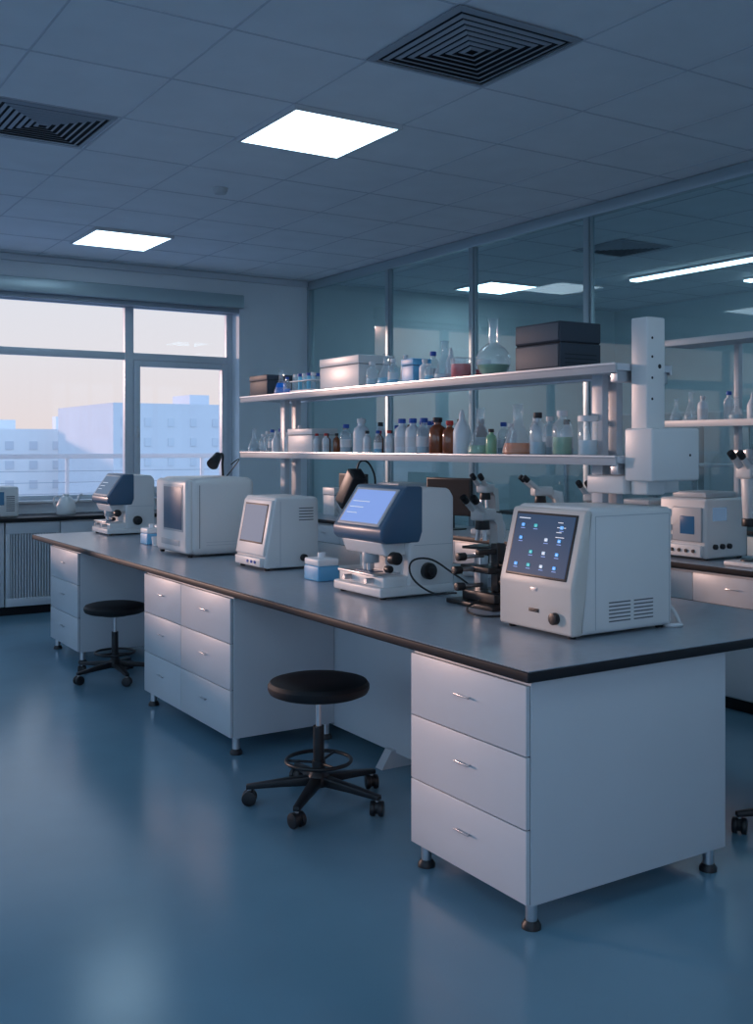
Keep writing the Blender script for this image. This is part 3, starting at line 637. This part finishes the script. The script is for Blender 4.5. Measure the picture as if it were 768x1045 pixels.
# ---------------------------------------------------------------- outside
ter=grp('terrace_deck'); box(ter,'deck_slab',(-8,14,YW+.36,13.2,-.3,0.3),M_wall)
rl=grp('terrace_railing')
boxes(rl,'handrail',[(-8,14,13.0,13.05,1.50,1.56),(-8,14,13.01,13.04,.42,.46)],M_wht,.004)
boxes(rl,'balusters',[(-8+i*.9,-7.96+i*.9,13.01,13.04,.3,1.5) for i in range(25)],M_wht)
boxes(rl,'wires',[(-8,14,13.02,13.03,.5+i*.14,.508+i*.14) for i in range(7)],M_wht2)
M_bl1=mat('facade_haze_blue',(0.78,0.74,0.75),0.9,var=.04,scale=.2); M_bl2=mat('facade_haze_lilac',(0.90,0.85,0.83),0.9,var=.04,scale=.2); M_bw=mat('facade_window_haze',(0.70,0.68,0.70),0.7)  # distance haze is put into these pale, low-contrast facade and window colours
def bld(x0,x1,y0,z1,m,dx=2.2,dz=1.4):
    g=grp('city_building',(x0,y0,-18)); Hh=z1+18
    box(g,'building_mass',(0,x1-x0,0,12,0,Hh),m)
    ws=[]
    for j in range(7):
        for i in range(int((x1-x0)/dx)):
            zz=Hh-.9-j*dz*1.3
            ws.append((i*dx+.5,i*dx+dx-.6,-.05,.05,zz-dz*.55,zz))
    boxes(g,'building_windows',ws,M_bw)
    box(g,'roof_plant',((x1-x0)*.55,(x1-x0)*.68,2,5,Hh,Hh+.7),m); box(g,'roof_stack',((x1-x0)*.8,(x1-x0)*.84,2,3,Hh,Hh+1.0),m)
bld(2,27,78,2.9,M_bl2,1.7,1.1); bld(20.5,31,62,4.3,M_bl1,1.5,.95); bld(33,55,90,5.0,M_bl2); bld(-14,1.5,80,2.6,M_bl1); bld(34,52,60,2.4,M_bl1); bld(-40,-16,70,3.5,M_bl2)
gr=grp('city_ground'); box(gr,'ground_plane',(-300,300,14,400,-18.2,-18),mat('asphalt_haze',(.3,.34,.42),.9,var=.1,scale=.05))

# ---------------------------------------------------------------- world and sun
W=bpy.data.worlds.new('dusk_sky'); S.world=W; W.use_nodes=True; nt=W.node_tree; bg=nt.nodes['Background']
tc=nt.nodes.new('ShaderNodeTexCoord'); sp=nt.nodes.new('ShaderNodeSeparateXYZ'); mr=nt.nodes.new('ShaderNodeMapRange')
mr.inputs['From Min'].default_value=-1; mr.inputs['From Max'].default_value=1
nt.links.new(tc.outputs['Generated'],sp.inputs[0]); nt.links.new(sp.outputs['Z'],mr.inputs[0])
def ramp(stops):
    cr=nt.nodes.new('ShaderNodeValToRGB'); e=cr.color_ramp.elements
    e[0].position=stops[0][0]; e[0].color=(*stops[0][1],1); e[1].position=stops[-1][0]; e[1].color=(*stops[-1][1],1)
    for p,c in stops[1:-1]:
        q=e.new(p); q.color=(*c,1)
    nt.links.new(mr.outputs[0],cr.inputs[0]); return cr
warm=ramp([(0,(.2,.25,.33)),(.49,(.5,.5,.56)),(.505,(.84,.74,.73)),(.54,(.82,.79,.82)),(.60,(.76,.80,.88)),(.72,(.48,.62,.85)),(1,(.22,.40,.72))])
cool=ramp([(0,(.12,.17,.24)),(.49,(.25,.34,.43)),(.51,(.40,.57,.76)),(.6,(.36,.56,.82)),(1,(.24,.42,.74))])
my=nt.nodes.new('ShaderNodeMapRange'); my.inputs['From Min'].default_value=.0; my.inputs['From Max'].default_value=.6; my.interpolation_type='SMOOTHSTEP'
nt.links.new(sp.outputs['Y'],my.inputs[0])
sc2=nt.nodes.new('ShaderNodeVectorMath'); sc2.operation='SCALE'; sc2.inputs['Scale'].default_value=2.0
nt.links.new(cool.outputs[0],sc2.inputs[0])
mxc=nt.nodes.new('ShaderNodeMix'); mxc.data_type='RGBA'
nt.links.new(my.outputs[0],mxc.inputs[0]); nt.links.new(sc2.outputs[0],mxc.inputs[6]); nt.links.new(warm.outputs[0],mxc.inputs[7])
nt.links.new(mxc.outputs[2],bg.inputs[0])
bg.inputs[1].default_value=1.0
sl_=bpy.data.lights.new('evening_sun','SUN'); sl_.energy=1.8; sl_.color=(1.0,.62,.50); sl_.angle=math.radians(2.5)
so=bpy.data.objects.new('evening_sun',sl_); S.collection.objects.link(so); so.location=(-10,20,6)
so.rotation_euler=Vector((.52,-.86,-.125)).to_track_quat('-Z','Y').to_euler()

# ---------------------------------------------------------------- camera
cam=bpy.data.cameras.new('camera'); co=bpy.data.objects.new('camera',cam); S.collection.objects.link(co)
co.location=(0,0,1.66); co.rotation_euler=(math.radians(90),0,-math.atan2(.5373,.8434))
cam.sensor_width=36; cam.lens=1061/1045*36; cam.shift_y=-67.5/1045; cam.clip_end=600
S.camera=co
